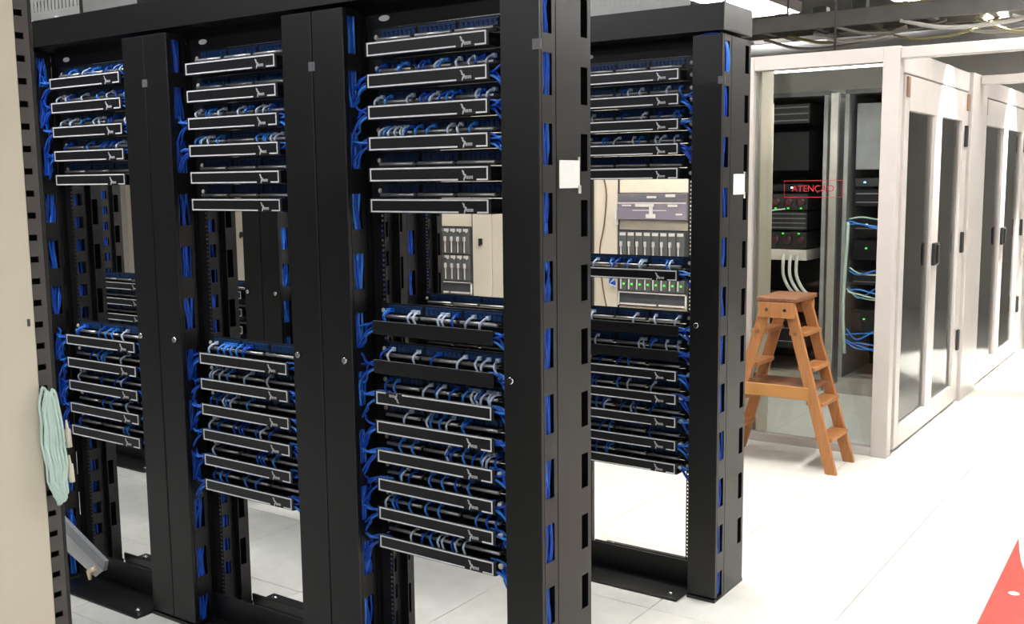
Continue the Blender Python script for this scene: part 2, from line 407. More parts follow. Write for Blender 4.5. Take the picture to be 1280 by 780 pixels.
# ---- side bundle from the manager end into the window of the column
def sb_me(i):
    r = random.Random(300+i); s = -1
    y = r.uniform(.010, .05); z = r.uniform(-.03, -.004); dz = r.uniform(-.07, .05); ye = r.uniform(.0, .03)
    pts = bez([(s*.180, y, z), (s*.222, y-.004, z), (s*.252, (y+ye)/2-.012, z+dz*.35), (s*.272, ye, z+dz*.8), (s*.287, ye, z+dz*1.1)], 4)
    return MB().tube(pts, .0036, 6).mesh('cable', (BLUE, BLUE2, BLUE, BLUE)[i % 4])
SB = [sb_me(i) for i in range(16)]
def bundle(x, y, z, side, n, label, grp, rnd):
    t = thing('cable_bundle', label, 'cables', (x, y, z), 0, grp)
    for k in rnd.sample(range(16), n):
        o = obj('cable', SB[k], t); o.scale = (-side, 1, 1)
    return t
ORD = ['topmost', 'second', 'third', 'fourth', 'fifth', 'lowest']
def fill_bay(x, y, where, upper, lowz, lower, ucord, lcord, trays=(), mids=(), flip=(), seed=0, uleft=None):
    rnd = random.Random(seed)
    for r in range(upper):
        z = 1.962-2*U*r; o = ORD[r] if r < upper-1 else 'lowest'
        hmanager(x, y, z, f'white-outlined black cable manager, {o} in upper block, {where}', grp='outlined cable managers')
        patchpanel(x, y, z, f'patch panel above {o} manager, upper block, {where}', 'patch panels')
        if ucord[r]:
            cords(x, y, z, ucord[r], .55, f'patch cord from left above {o} manager, upper block, {where}', f'patch cords, upper block of {where}', rnd)
            for s, nm in ((-1, 'left'), (1, 'right')):
                bundle(x, y, z, s, 6, f'blue cables {nm} of {o} manager, upper block, {where}', 'blue cable bundles at manager ends', rnd)
    for r in range(lower):
        z = lowz-2*U*r; o = ORD[r] if r < lower-1 else 'lowest'
        hmanager(x, y, z, f'white-outlined black cable manager, {o} in lower block, {where}' + (', cover upside down' if r in flip else ''), 'flip' if r in flip else 'cover', 'outlined cable managers', where != 'middle rack of front row' and r != 0)
        patchpanel(x, y, z, f'patch panel above {o} manager, lower block, {where}', 'patch panels')
        if lcord[r]:
            cords(x, y, z, lcord[r], .3, f'patch cord from left above {o} manager, lower block, {where}', f'patch cords, lower block of {where}', rnd, (0, 24 if lcord[r] > 8 else 18))
            for s, nm in ((-1, 'left'), (1, 'right')):
                bundle(x, y, z, s, 6, f'blue cables {nm} of {o} manager, lower block, {where}', 'blue cable bundles at manager ends', rnd)
    for r, (z, n) in enumerate(trays):
        o = ('upper', 'lower')[r]
        hmanager(x, y, z, f'plain open-topped black cable tray, {o} of two in {where}', 'open', 'open cable trays')
        patchpanel(x, y, z, f'blue-jack patch panel above the {o} open tray in {where}', 'patch panels')
        cords(x, y, z, n, .7, f'patch cord from left over the {o} open tray, {where}', f'patch cords, open trays of {where}', rnd)
        bundle(x, y, z, 1, 5, f'blue cables at the right end of the {o} open tray, {where}', 'blue cable bundles at manager ends', rnd)
        bundle(x, y, z, -1, 5, f'blue cables at the left end of the {o} open tray, {where}', 'blue cable bundles at manager ends', rnd)
    for z, n in mids:
        hmanager(x, y, z, f'single white-outlined cable manager between the open gaps of {where}', 'cover', 'outlined cable managers')
        patchpanel(x, y, z, f'patch panel above the single middle manager, {where}', 'patch panels')
        cords(x, y, z, n, .6, f'patch cord from left above the single middle manager, {where}', f'patch cords, middle of {where}', rnd)
        bundle(x, y, z, 1, 4, f'blue cables at the right end of the single middle manager, {where}', 'blue cable bundles at manager ends', rnd)

# ------------------------------------------------------------------ front row
FRONT = [(-1.594, 'the left rack of the front row'), (-.806, 'the middle rack of the front row'), (0.0, 'the nearest rack')]
for (x, nm), lab in zip(FRONT, ('black open two-post rack, left one of the front row', 'black open two-post rack, middle one of the front row', 'black open two-post rack nearest the viewer, right end of front row')):
    rack(x, 0, lab)
fill_bay(-1.594, 0, 'left rack of front row', 5, 1.000, 5, [8, 8, 9, 6, 0], [6, 5, 5, 3, 3], seed=1)
fill_bay(-.806, 0, 'middle rack of front row', 6, .996, 6, [0, 0, 10, 10, 0, 0], [8, 6, 6, 8, 5, 5], seed=2)
fill_bay(0, 0, 'nearest rack', 6, .948, 6, [0, 11, 12, 12, 0, 0], [13, 7, 11, 7, 9, 8], trays=((1.159, 9), (1.042, 8)), flip=(0,), seed=3)
column(-2.005, 0, .253, 2, 'double-door black cable column at the far left of the front row')
column(-1.200, 0, .240, 2, 'double-door black cable column between left and middle racks of front row')
column(-.406, 0, .253, 2, 'double-door black cable column between middle and nearest racks')
column(.3335, 0, .119, 1, 'single-door black cable column at the right end of the front row', .0555)
trunk(-2.005, 0, .253, 20, 'blue cables inside the far left column of the front row', 11)
trunk(-1.200, 0, .240, 22, 'blue cables inside the column between left and middle racks', 12)
trunk(-.406, 0, .253, 22, 'blue cables inside the column between middle and nearest racks', 13)
trunk(.3335, 0, .119, 16, 'blue cables inside the right end column of the front row', 14)
# ------------------------------------------------------------------ back row
Y2 = 1.211; BX = -.027
rack(BX, Y2, 'black open two-post rack at the right end of the back row')
fill_bay(BX, Y2, 'right rack of back row', 5, .853, 5, [0, 5, 6, 9, 0], [4, 6, 7, 3, 4], trays=((1.024, 6), (.929, 8)), mids=((1.231, 8),), seed=4)
backnames = ['second', 'third', 'fourth', 'fifth']
for k in range(1, 5):
    x = BX-.8*k; nm = backnames[k-1]
    rack(x, Y2, f'black open two-post rack, {nm} from the right in the back row', False)
    for r in range(5 if k != 3 else 4):
        z = 1.03-2*U*r-(.0 if k != 2 else .05)
        hmanager(x, Y2, z, f'outlined cable manager, {ORD[r]} in {nm} rack from the right, back row', grp='outlined cable managers')
        patchpanel(x, Y2, z, f'patch panel above {ORD[r]} manager in {nm} rack from the right, back row', 'patch panels')
for k in range(5):
    x = BX-.4-.8*k; nm = ['first', 'second', 'third', 'fourth', 'fifth'][k]
    column(x, Y2, .253, 2, f'double-door black cable column of the back row, {nm} left of its right rack')
    trunk(x, Y2, .253, 20, f'blue cables inside the {nm} column left of the right rack, back row', 30+k)
column(.308, Y2, .113, 1, 'single-door black cable column at the right end of the back row', .0555)
trunk(.308, Y2, .113, 14, 'blue cables inside the right end column of the back row', 40)
# ------------------------------------------------------------------ overhead troughs on the rows
def trough(xa, xb, y, label, cols):
    m = MB(); z0, z1 = 2.0805, 2.175
    t = thing('overhead_trough', label, 'cable trough', ((xa+xb)/2, y, z0), 0)
    h = (xb-xa)/2; H = z1-z0
    obj('bottom', boxm('bottom', BLACK, -h, h, -.018, .238, 0, .003), t)
    obj('front_side', boxm('front_side', BLACK, -h, h, -.021, -.018, 0, H), t)
    obj('rear_side', boxm('rear_side', BLACK, -h, h, .238, .241, 0, H), t)
    for s in (-1, 1): obj('end_cap', boxm('end_cap', BLACK, s*h-.0015, s*h+.0015, -.018, .238, .003, H), t)
    for cx in cols: obj('bracket', cm('trbr', lambda: boxm('bracket', BLACK, -.03, .03, .02, .2, -.0142, 0)), t, (cx-(xa+xb)/2, 0, 0))
    return t
trough(-2.14, .392, 0, 'long black cable trough along the top of the front rack row', (-2.005, -1.2, -.406, .3365))
trough(-3.78, .364, Y2, 'long black cable trough along the top of the back rack row', [.308]+[BX-.4-.8*k for k in range(5)])
def perf(xa, xb, y, label):
    L = xb-xa; h = .20
    t = thing('perforated_tray', label, 'cable tray', (xa, y, 2.178), 0, 'perforated overhead trays')
    m = MB(); m.box(0, L, 0, .002, .006, .045); m.box(0, L, 0, .002, .085, h)
    n = int(L/.022)
    for k in range(n+1):
        x = L*k/n; m.box(max(0, x-.0075), min(L, x+.0075), 0, .002, .045, .085)
    m.box(0, L, .002, .25, .0, .003); m.box(0, L, .248, .25, .003, h)
    obj('tray_side', m.mesh('tray_side', PERF), t)
    for k in (0.12, .62): obj('screw', MB().tube([(0, 0, 0), (0, -.012, 0)], .007, 8).mesh('screw', SCREW), t, (L*k, 0, .012))
perf(-2.02, -1.67, .05, 'zinc perforated tray piece above the far left of the front row')
perf(-1.0, .065, Y2+.1, 'zinc perforated tray above the back rack row')
# cables lying in the front trough top
t = thing('overhead_cables', 'blue cables lying on top of the front row trough', 'cables', (0, .05, 2.175))
for k in range(4):
    pts = [(-1.64+.5*i, .0+.03*k+random.uniform(-.02, .02), .004+.006*(k % 2)-.03*(i == 0)) for i in range(3)]
    obj('cable', MB().tube(bez(pts, 5), .005, 6).mesh('cable', BLUE), t)
t = thing('draped_cables', 'blue cables spilling over the top of the right back-row column', 'cables', (.308, Y2, 2.06))
for k in range(6):
    o = .004*k
    obj('cable', MB().tube(bez([(-.06+o, -.005, .004), (.0, -.008+o*.3, .012), (.035, -.002+o, .006), (.0515, .01+o, -.03), (.0535+.0005*k, .012+o, -.09), (.0505, .015+o, -.14)], 4), .0032, 6).mesh('cable', BLUE2 if k % 2 else BLUE), t)
# stray blue cords hanging under the lowest manager of the nearest rack
t = thing('hanging_cables', 'loose blue cords hanging below the lowest manager of the nearest rack', 'cables', (.245, .03, .45))
for k in range(3):
    obj('cable', MB().tube(bez([(-.03+.01*k, .0, .04), (-.01+.006*k, -.01, 0), (.01+.004*k, 0, -.06), (.026, .005+.004*k, -.13-.02*k)], 5), .0034, 6).mesh('cable', BLUE2 if k == 1 else BLUE), t)
# white tags hooked on the end columns
def tag(x, y, z, label, s=1.0):
    t = thing('hanging_tag', label, 'tag', (x, y, z), 0, 'white tags on the end columns')
    obj('card', boxm('card', TAG, .0005, .0025, -.052*s, .052*s, -.037*s, .037*s, bevel=.0008), t)
    obj('clip', MB().box(.0005, .004, .044*s, .056*s, -.052*s, -.030*s).box(.0005, .004, .042*s, .050*s, .037*s, .046*s).mesh('clip', DEVL), t)
tag(.3935, .118, 1.582, 'white card tag on the side of the front row end column')
tag(.365, Y2+.135, 1.545, 'white card tag on the side of the back row end column')

# ------------------------------------------------------------------ beige cabinets behind the back row
YB = 3.2
def cabinet(x, k, nm):
    t = thing('server_cabinet', f'beige server cabinet, {nm} from the right behind the rack rows', 'cabinet', (x, YB, 0), 0, 'beige cabinets behind the rack rows')
    hw = .385
    for sx in (-1, 1):
        obj('side_panel', cm(('cs', sx), lambda: boxm('side_panel', BEIGE, min(sx*hw, sx*(hw-.02)), max(sx*hw, sx*(hw-.02)), .03, .9, .05, 2.0)), t)
        obj('front_stile', cm(('st', sx), lambda: boxm('front_stile', BEIGE, min(sx*hw, sx*.232), max(sx*hw, sx*.232), .0, .03, .05, 2.0, bevel=.003)), t)
        obj('rail', cm(('rl', sx), lambda: boxm('rail', DKGREY, min(sx*.226, sx*.232), max(sx*.226, sx*.232), .002, .03, .1, 1.95)), t)
    obj('top_panel', cm('ctop', lambda: boxm('top_panel', BEIGE, -hw, hw, 0, .9, 2.0, 2.03)), t)
    obj('plinth', cm('cpl', lambda: boxm('plinth', DKGREY, -hw+.01, hw-.01, .02, .88, 0, .05)), t)
    obj('back_panel', cm('cbk', lambda: boxm('back_panel', BEIGE, -hw+.02, hw-.02, .88, .9, .05, 2.0)), t)
    segs = [(.08, .815), (1.27, 1.328), (1.488, 1.95)] if k in (0, 2) else [(.08, .5), (.505, 1.2), (1.205, 1.95)]
    if k == 2: segs = [(.08, .815), (1.27, 1.95)]
    for a, b in segs: obj('blank_panel', boxm('blank_panel', BEIGE2, -.225, .225, .012, .02, a, b, bevel=.002), t)
    obj('lock', cm('lock', lambda: MB().box(-.012, .012, -.012, 0, -.02, .02).box(-.005, .005, -.022, -.012, -.028, .006).mesh('lock', RUBBER)), t, (.30, 0, 1.175))
    return t
names = ['first', 'second', 'third', 'fourth', 'fifth', 'sixth', 'seventh']
for k in range(7): cabinet(-.931-.775*k, k, names[k])
def blade_chassis(x, label, lit):
    t = thing('blade_chassis', label, 'server', (x, YB, .82), 0, 'blade server chassis')
    H = .445
    obj('chassis', MB().box(-.224, .224, .0, .6, 0, H).mesh('chassis', DKGREY), t)
    obj('trim', MB().box(-.224, .224, -.012, 0, .075, .083).box(-.224, -.217, -.012, 0, .0, .083).box(.217, .224, -.012, 0, 0, .083).box(-.21, .03, -.012, 0, .004, .014).box(.05, .21, -.012, 0, .004, .014).mesh('trim', DEVL), t)
    def blade():
        m = MB(); m.box(.002, .0515, -.016, 0, .002, .172); return m.mesh('blade', BLADE, bevel=.0015)
    def hnd(): return MB().box(.012, .024, -.03, -.016, .088, .118).box(.014, .019, -.024, -.016, .012, .088).mesh('handle', DEVL)
    def tab(): return MB().box(.008, .046, -.019, -.016, .152, .170).mesh('label_tab', DEVL)
    def led(): return MB().tube([(.034, -.016, .0), (.034, -.019, .0)], .0065, 8).mesh('indicator', GREEN if lit else DEVL)
    for r in (0, 1):
        for c in range(8):
            b = obj('blade', cm('blade', blade), t, (-.214+c*.0535, 0, .088+r*.178))
            obj('handle', cm('bh', hnd), b)
            obj('label_tab', cm('bt', tab), b)
            if r == 0 or not lit: obj('indicator', cm(('bl', lit), led), b, (0, 0, .042 if lit else .15), 'lit green indicator' if lit else 'round white indicator')
blade_chassis(-.931, 'blade server chassis with green lights seen through the back row right rack', True)
blade_chassis(-.931-1.55, 'blade server chassis in a beige cabinet seen through the nearest rack', False)
t = thing('rack_server', 'grey rack server with light trim above the blade chassis', 'server', (-.931, YB, 1.33))
obj('body', boxm('body', DEV, -.224, .224, -.01, .6, 0, .155, bevel=.003), t)
obj('bezel', MB().box(-.222, .222, -.02, -.01, .004, .096).mesh('bezel', mat('server_bezel_violet_grey', (.22, .19, .23), .4)), t)
m = MB(); m.box(-.224, .224, -.022, -.02, .097, .103); m.box(-.10, .02, -.025, -.02, .078, .094); m.box(-.19, -.13, -.024, -.02, .080, .090); m.box(.11, .17, -.024, -.02, .078, .092)
m.box(-.12, .10, -.023, -.02, .055, .059); m.box(-.03, .03, -.026, -.02, .012, .036); m.box(-.01, .012, -.024, -.02, .036, .078); m.box(.16, .20, -.023, -.02, .03, .04)
obj('trim', m.mesh('trim', DEVL), t)
m = MB(); m.box(-.03, .03, -.014, -.01, .128, .140); m.box(.09, .15, -.014, -.01, .134, .150)
obj('tab', m.mesh('tab', DEVL), t)
obj('ear', MB().box(-.236, -.226, -.03, -.001, -.03, .06).mesh('ear', DEVL), t)
thing('hanging_wire', 'thin brown wire hanging down the beige cabinet front', 'wire', (-1.25, YB, 0), 0, None,
      MB().tube(bez([(-.01, -.006, 1.78), (-.008, -.008, 1.62), (.018, -.012, 1.48), (.002, -.012, 1.3), (-.03, -.008, 1.15), (-.02, -.008, 1.0), (.0, -.01, .88), (.02, -.008, .76), (.02, -.006, .5)], 5), .004, 6).mesh('hanging_wire', BROWN))
t = thing('cable_knot', 'small blue and white cable knot beside the blade chassis', 'cables', (-1.19, YB-.004, .98))
for k in range(4):
    obj('cable', MB().tube(bez([(-.02+.01*k, -.008, .03), (.015, -.02-.004*k, .01*k), (-.015, -.015, -.03), (.02, -.008, -.05+.01*k)], 4), .006, 6).mesh('cable', WCAB if k == 0 else BLUE), t)

# ------------------------------------------------------------------ beige cabinet in the left foreground
XC = -.13
t = thing('foreground_cabinet', 'large plain beige cabinet filling the left foreground edge', 'cabinet', (XC, -1.1, 0))
obj('side_panel', boxm('side_panel', BEIGE, -.03, 0, -1.05, 0, .0, 2.15, bevel=.004), t)
obj('body', boxm('body', BEIGE, -.72, -.031, -1.05, -.01, .0, 2.15, bevel=.004), t)
obj('badge', MB().tube([(0, -.115, 1.538), (.002, -.115, 1.538)], .014, 16).mesh('badge', mat('beige_badge', (.62, .55, .44), .5)), t, label='faint round embossed mark')
obj('scratch', MB().box(0, .0012, -.018, -.012, 1.285, 1.30).mesh('scratch', DKGREY), t)
m = MB()
z = 1.907+.04445*5; tops = []
while z > .1: tops.append(z+.006); z -= .04445
windows_strip(m, -.014, -.011, .002, .034, .005, .023, [q for q in tops if q < 2.12], .0125, .0, 2.15)
STRIP = mat('grey_slotted_rail', (.075, .066, .064), .5)
obj('slotted_rail', m.mesh('slotted_rail', STRIP), t)
obj('rail_backing', boxm('rail_backing', BLACKIN, -.60, -.03, .002, .033, .0, 2.15), t)
obj('rail_edge', boxm('rail_edge', BLACK, -.03, -.012, .0345, .043, 0, 2.15, bevel=.001), t)
# aqua fibre hank
t = thing('fibre_hank', 'hank of pale aqua fibre cable hanging on the slotted rail', 'cable', (XC+.02, -1.090, 1.035))
for k in range(16):
    r = random.Random(k); a = .006+.009*r.random(); hh = .105+.012*r.random(); ox = r.uniform(-.008, .008); oy = r.uniform(-.006, .008); oz = r.uniform(-.012, .01)
    pts = [(ox*1.2+.004*math.sin(q*3), oy-.006*math.sin(math.pi*q/8)+a*math.cos(2*math.pi*q/16), oz+hh*math.sin(2*math.pi*q/16)) for q in range(17)]
    obj('cable', MB().tube(bez(pts, 2), .0032, 6, cap=False).mesh('cable', AQUA), t)
for k, (yy, zz) in enumerate(((.030, .02), (.031, -.055))):
    obj('connector', MB().tube([(0, yy, zz+.028), (0, yy+.001, zz+.010), (0, yy+.001, zz+.008), (0, yy+.003, zz-.03)], [.002, .0035, .0065, .0065], 8).mesh('connector', mat('ivory_connector', (.72, .66, .54), .45)), t)
# grey bracket leaning on the foot of the left rack
t = thing('metal_bracket', 'grey metal flap with a brass catch low in the left rack', 'bracket', (-1.70, -.075, .01))
obj('flap', MB().prism([(-.13, .30), (-.02, .235), (.165, .155), (.175, .135), (.10, .085), (-.13, .17)], 0, .004).mesh('flap', mat('pale_grey_sheet', (.50, .50, .50), .5)), t)
obj('rim', MB().hexa([(-.13, -.012, .262), (.175, -.012, .128), (-.13, .003, .262), (.175, .003, .128), (-.13, -.012, .315), (.19, -.012, .168), (-.13, .003, .315), (.19, .003, .168)]).mesh('rim', mat('mid_grey_sheet', (.26, .27, .29), .5)), t)
obj('catch', MB().tube([(.115, -.004, .125), (.08, -.01, .105), (.085, -.012, .075)], [.009, .012, .006], 8).mesh('catch', BRASS), t, label='small brass catch')
obj('stay', MB().box(-.13, -.118, 0, .004, 0, .2).mesh('stay', DKGREY), t)

# ------------------------------------------------------------------ glass enclosures
YG, XG = 3.60, .35
def frame(name, m, parent, *b): return obj(name, boxm(name, m, *b, bevel=.003), parent)
t = thing('glass_front', 'white-framed glass front panel behind the step ladder', 'glass wall', (XG, YG, 0))
frame('post', WHITE, t, -.09, 0, -.04, .04, 0, 2.26)
frame('post', WHITE, t, -.85, -.815, -.04, .04, 0, 2.26)
frame('top_rail', WHITE, t, -.815, -.09, -.04, .04, 2.18, 2.26)
frame('bottom_rail', WHITE, t, -.815, -.09, -.03, .03, 0, .05)
obj('pane', boxm('pane', GLASS, -.815, -.09, -.004, .004, .05, 2.18), t)
# ATENCAO sticker on the pane
def text(body, size, m, parent, loc, rot, name='lettering'):
    cu = bpy.data.curves.new(name, 'FONT'); cu.body = body; cu.size = size; cu.extrude = .0003; cu.align_x = 'CENTER'; cu.align_y = 'CENTER'
    cu.materials.append(m); tmp = bpy.data.objects.new(name, cu); C.objects.link(tmp)
    me = bpy.data.meshes.new_from_object(tmp.evaluated_get(bpy.context.evaluated_depsgraph_get())); bpy.data.objects.remove(tmp)
    o = obj(name, me, parent, loc); o.rotation_euler = rot; return o
s = thing('warning_sticker', 'red outlined ATENÇÃO sticker on the glass front', 'sticker', (-.117, YG-.0045, 1.503))
text('ATENÇÃO', .052, REDP, s, (0, -.0006, 0), (math.pi/2, 0, 0))
a, h, l = .168, .048, .003
obj('border', MB().box(-a, a, -.0008, 0, h-l, h).box(-a, a, -.0008, 0, -h, -h+l).box(-a, -a+l, -.0008, 0, -h, h).box(a-l, a, -.0008, 0, -h, h).mesh('border', REDP), s)
thing('enclosure_side', 'beige side wall inside the glass enclosure at its left', 'panel', (-.47, YG+.045, 0), 0, None, boxm('enclosure_side', BEIGE, -.02, .02, 0, .19, 0, 2.2, bevel=.003))
def door(y0, y1, label, lab2):
    L = y1-y0
    t = thing('glass_door', label, 'door', (XG, y0, 0), 0, 'white-framed glass doors along the aisle')
    x0, x1 = -.045, 0
    frame('stile', WHITE, t, x0, x1, 0, .09, .02, 2.12)
    frame('stile', WHITE, t, x0, x1, L-.16, L, .02, 2.12)
    frame('mullion', WHITE, t, x0, x1, L*.44, L*.44+.17, .14, 1.93)
    frame('top_rail', WHITE, t, x0, x1, .09, L-.16, 1.93, 2.12)
    frame('bottom_rail', WHITE, t, x0, x1, .09, L-.16, .02, .14)
    obj('pane', boxm('pane', GLASS, -.026, -.020, .09, L*.44, .14, 1.93), t)
    obj('pane', boxm('pane', GLASS, -.026, -.020, L*.44+.17, L-.16, .14, 1.93), t)
    for yy in (.03, L-.03): obj('hinge', boxm('hinge', COPPER, 0, .012, yy-.025, yy+.025, 2.0, 2.11, bevel=.002), t, label='brown hinge plate')
    hd = obj('handle_plate', boxm('handle_plate', RUBBER, .0005, .02, L*.44+.02, L*.44+.15, 1.02, 1.16, bevel=.004), t, label='black handle plate')
    obj('grip', boxm('grip', RUBBER, .0205, .032, L*.44+.06, L*.44+.11, 1.03, 1.15, bevel=.003), hd)
    for zz in (.45, 1.12, 1.83): obj('latch', boxm('latch', RUBBER, .0005, .018, L-.10, L-.05, zz-.07, zz+.07, bevel=.003), t, label='black strike latch')
def vpost(y0, y1, lab):
    thing('frame_post', lab, 'post', (XG, y0, 0), 0, 'white posts between the glass doors', boxm('frame_post', WHITE, -.08, .02, 0, y1-y0, 0, 2.26, bevel=.004))
door(3.70, 5.33, 'white-framed double glass door nearest the ladder', '')
vpost(5.36, 5.86, 'wide white post between the two glass doors')
door(5.89, 7.72, 'farther white-framed double glass door along the aisle', '')
vpost(7.75, 8.25, 'white post beyond the farther glass door')
door(8.28, 10.1, 'farthest white-framed glass door at the end of the aisle', '')
def header(y, xa, xb, lab):
    thing('aisle_header', lab, 'beam', (xa, y, 2.192), 0, 'white beams across the aisle', boxm('aisle_header', WHITE, 0, xb-xa, -.04, .04, 0, .06, bevel=.004))
header(YG, XG+.002, 2.45, 'white header beam crossing the aisle beside the ladder')
header(5.62, XG+.025, 2.45, 'white header beam crossing the aisle at the wide post')
header(8.0, XG+.025, 2.45, 'farthest white header beam crossing the aisle')
for y, n in ((YG, 'first'), (5.62, 'second'), (8.0, 'third')):
    thing('frame_post', f'white post carrying the right end of the {n} header beam', 'post', (2.5, y, 0), 0, None, boxm('frame_post', WHITE, -.045, .045, -.045, .045, 0, 2.27, bevel=.004))
thing('top_beam', 'white beam along the top of the glass doors', 'beam', (XG, YG+.045, 2.13), 0, None, boxm('top_beam', WHITE, -.075, -.002, 0, 1.70, 0, .125, bevel=.003))
thing('top_beam', 'white beam along the top of the farther doors', 'beam', (XG, 5.865, 2.13), 0, None, boxm('top_beam', WHITE, -.075, -.002, 0, 1.87, 0, .125, bevel=.003))
# spot lamps added to cast the bright patches on the doors
def added_door_spot(x, y, lab):
    t = thing('added_door_spot', lab, 'light', (x, y, 2.72), 0, 'added spot lamps lighting the glass doors')
    obj('housing', MB().tube([(0, 0, .10), (0, 0, .0)], [.05, .06], 16).mesh('housing', WHITE), t)
    obj('stem', MB().tube([(0, 0, .10), (0, 0, ZC-2.72)], .012, 8).mesh('stem', DKGREY), t)
    obj('lamp_face', MB().tube([(0, 0, -.001), (0, 0, -.004)], .05, 16).mesh('lamp_face', L_AISLE), t)
    ld = bpy.data.lights.new('door_patch_beam', 'SPOT'); ld.energy = 1100; ld.spot_size = math.radians(46); ld.spot_blend = .35; ld.shadow_soft_size = .04; ld.color = (1, .98, .92)
    lo = bpy.data.objects.new('door_patch_beam', ld); C.objects.link(lo); lo.parent = t; lo.location = (0, 0, -.01)
    d = Vector((-.12, 0, -.7)); lo.rotation_euler = d.to_track_quat('-Z', 'Y').to_euler()
added_door_spot(.62, 4.75, 'added spot lamp lighting the nearest glass door')
added_door_spot(.62, 6.95, 'added spot lamp lighting the farther glass door')

# ------------------------------------------------------------------ racks inside the first enclosure
YR = 5.20
def dark_rack(x0, x1, lab):
    t = thing('enclosed_rack', lab, 'rack', (x0, YR, 0), 0, 'dark racks inside the glass enclosure'); L = x1-x0
    obj('back', boxm('back', BLACKIN, 0, L, .68, .7, .12, 2.15), t)
    for a in (0, L-.03): obj('side_frame', boxm('side_frame', mat('grey_rack_side', (.30, .30, .30), .5), a, a+.03, 0, .68, .12, 2.15, bevel=.002), t)
    obj('top', boxm('top', DKGREY, 0, L, 0, .7, 2.15, 2.18), t)
    obj('plinth', boxm('plinth', mat('grey_plinth', (.42, .40, .36), .5), 0, L, 0, .7, 0, .12), t)
    return t
dark_rack(-1.25, -.56, 'dark open rack with white cables inside the glass enclosure, left of the silver post')
dark_rack(-.44, .24, 'dark open rack with blue lights inside the glass enclosure, right of the silver post')
thing('silver_post', 'slim silver post between the two enclosed dark racks', 'post', (-.505, YR-.03, 0), 0, None, boxm('silver_post', SILVER, -.028, .028, 0, .05, 0, 2.16, bevel=.004))
def device(x0, x1, z0, z1, lab, m=DKGREY, lines=0, leds=None, n=0, lm=None, rings=0, cat='network device'):
    t = thing('rack_device', lab, cat, (x0, YR+.02, z0), 0, 'devices in the enclosed racks'); L = x1-x0; H = z1-z0
    obj('body', boxm('body', m, 0, L, 0, .45, 0, H, bevel=.003), t)
    for k in range(lines):
        z = H*(k+.5)/lines; obj('stripe', boxm('stripe', DEV, .01, L-.01, -.003, 0, z-.004, z+.004), t)
    for k in range(n):
        x = L*(k+.5)/n; obj('indicator', cm(('led', lm.name), lambda: MB().box(-.007, .007, -.004, 0, -.005, .005).mesh('indicator', lm)), t, (x, 0, H*leds))
    for k in range(rings):
        x = L*(k+.5)/rings; obj('fan', cm('fan', lambda: MB().tube([(0, 0, 0), (0, -.01, 0), (0, -.012, 0)], [.034, .034, .02], 12).mesh('fan', REDDK)), t, (x, 0, H*.5))
    return t
a, b = -1.18, -.70
device(a, b, 1.96, 2.10, 'black striped device at the top of the enclosed left rack', RUBBER, 3)
device(a, b, 1.62, 1.90, 'plain dark blank device high in the enclosed left rack', BLACKIN)
device(a, b, 1.47, 1.52, 'narrow dark device with two white lights in the enclosed left rack', BLACKIN, 0, .5, 2, WLED)
device(a, b, 1.33, 1.45, 'device with dark red fans and green lights in the enclosed left rack', RUBBER, 0, .12, 5, GREEN, 5)
device(a, b, 1.185, 1.32, 'device with pale horizontal lines in the enclosed left rack', RUBBER, 4)
device(a, b, 1.05, 1.17, 'device with dark red fans above the white cables, enclosed left rack', RUBBER, 0, .9, 4, GREEN, 5)
device(a, b, .96, 1.04, 'pale power strip unit the white cables hang from', DEVL)
device(a, b, .60, .68, 'dark device with green lights under the white cables', RUBBER, 1, .8, 3, GREEN)
device(a, b, .30, .50, 'low dark device near the bottom of the enclosed left rack', BLACKIN, 2)
t = thing('white_cables', 'thick white cables drooping in the enclosed left rack', 'cables', (-.88, YR, 1.0))
for k in range(3):
    x = .02+.05*k
    obj('cable', MB().tube(bez([(x, 0, .0), (x+.005, -.03, -.04), (x+.01, -.035, -.15), (x+.06, -.03, -.25), (x+.11, .015, -.30)], 5), .012, 8).mesh('cable', mat('white_cable_jacket', (.72, .72, .68), .5)), t)
thing('pale_cable', 'thin pale cable crossing the enclosed left rack', 'cable', (-1.1, YR, 1.34), 0, None, MB().tube(bez([(.24, .0, .0), (.12, -.02, -.02), (.03, -.03, -.10), (-.08, -.01, -.15)], 5), .006, 6).mesh('pale_cable', AQUA))
a, b = -.36, .19
device(a, b, 1.50, 1.56, 'device with bright blue lights in the enclosed right rack', RUBBER, 0, .5, 4, BLUELED)
device(a, b, 1.36, 1.48, 'dark lined device under the blue lights, enclosed right rack', BLACKIN, 2)
device(a, b, 1.14, 1.27, 'dark device with white light in the enclosed right rack', BLACKIN, 1, .7, 3, WLED)
device(a, b, .98, 1.12, 'dark device with two green lights in the enclosed right rack', BLACKIN, 0, .6, 3, GREEN)
device(a, b, .80, .90, 'dark lined device at mid height in the enclosed right rack', RUBBER, 2)
device(a, b, .46, .62, 'dark device with green lights low in the enclosed right rack', RUBBER, 0, .6, 3, GREEN)
device(a, b, 1.62, 2.08, 'tall grey blank panel at the top of the enclosed right rack', mat('grey_blank', (.22, .225, .235), .45))
t = thing('enclosed_cables', 'tangle of teal and blue cables in the enclosed right rack', 'cables', (-.39, YR, .2))
for k in range(14):
    r = random.Random(900+k); z = r.choice((1.02, .70, .64, .55, .52, .26, .2, .15, .68))+r.uniform(-.03, .03)
    pts = [(.0+r.uniform(0, .02), -.012, z+.03), (.10, -.03-r.random()*.02, z+r.uniform(-.05, .05)), (.28, -.035-r.random()*.01, z+r.uniform(-.06, .06)), (.50, -.012, z+r.uniform(-.05, .05))]
    obj('cable', MB().tube(bez(pts, 5), .006, 6).mesh('cable', AQUA if k % 4 == 0 else BLUE2), t)
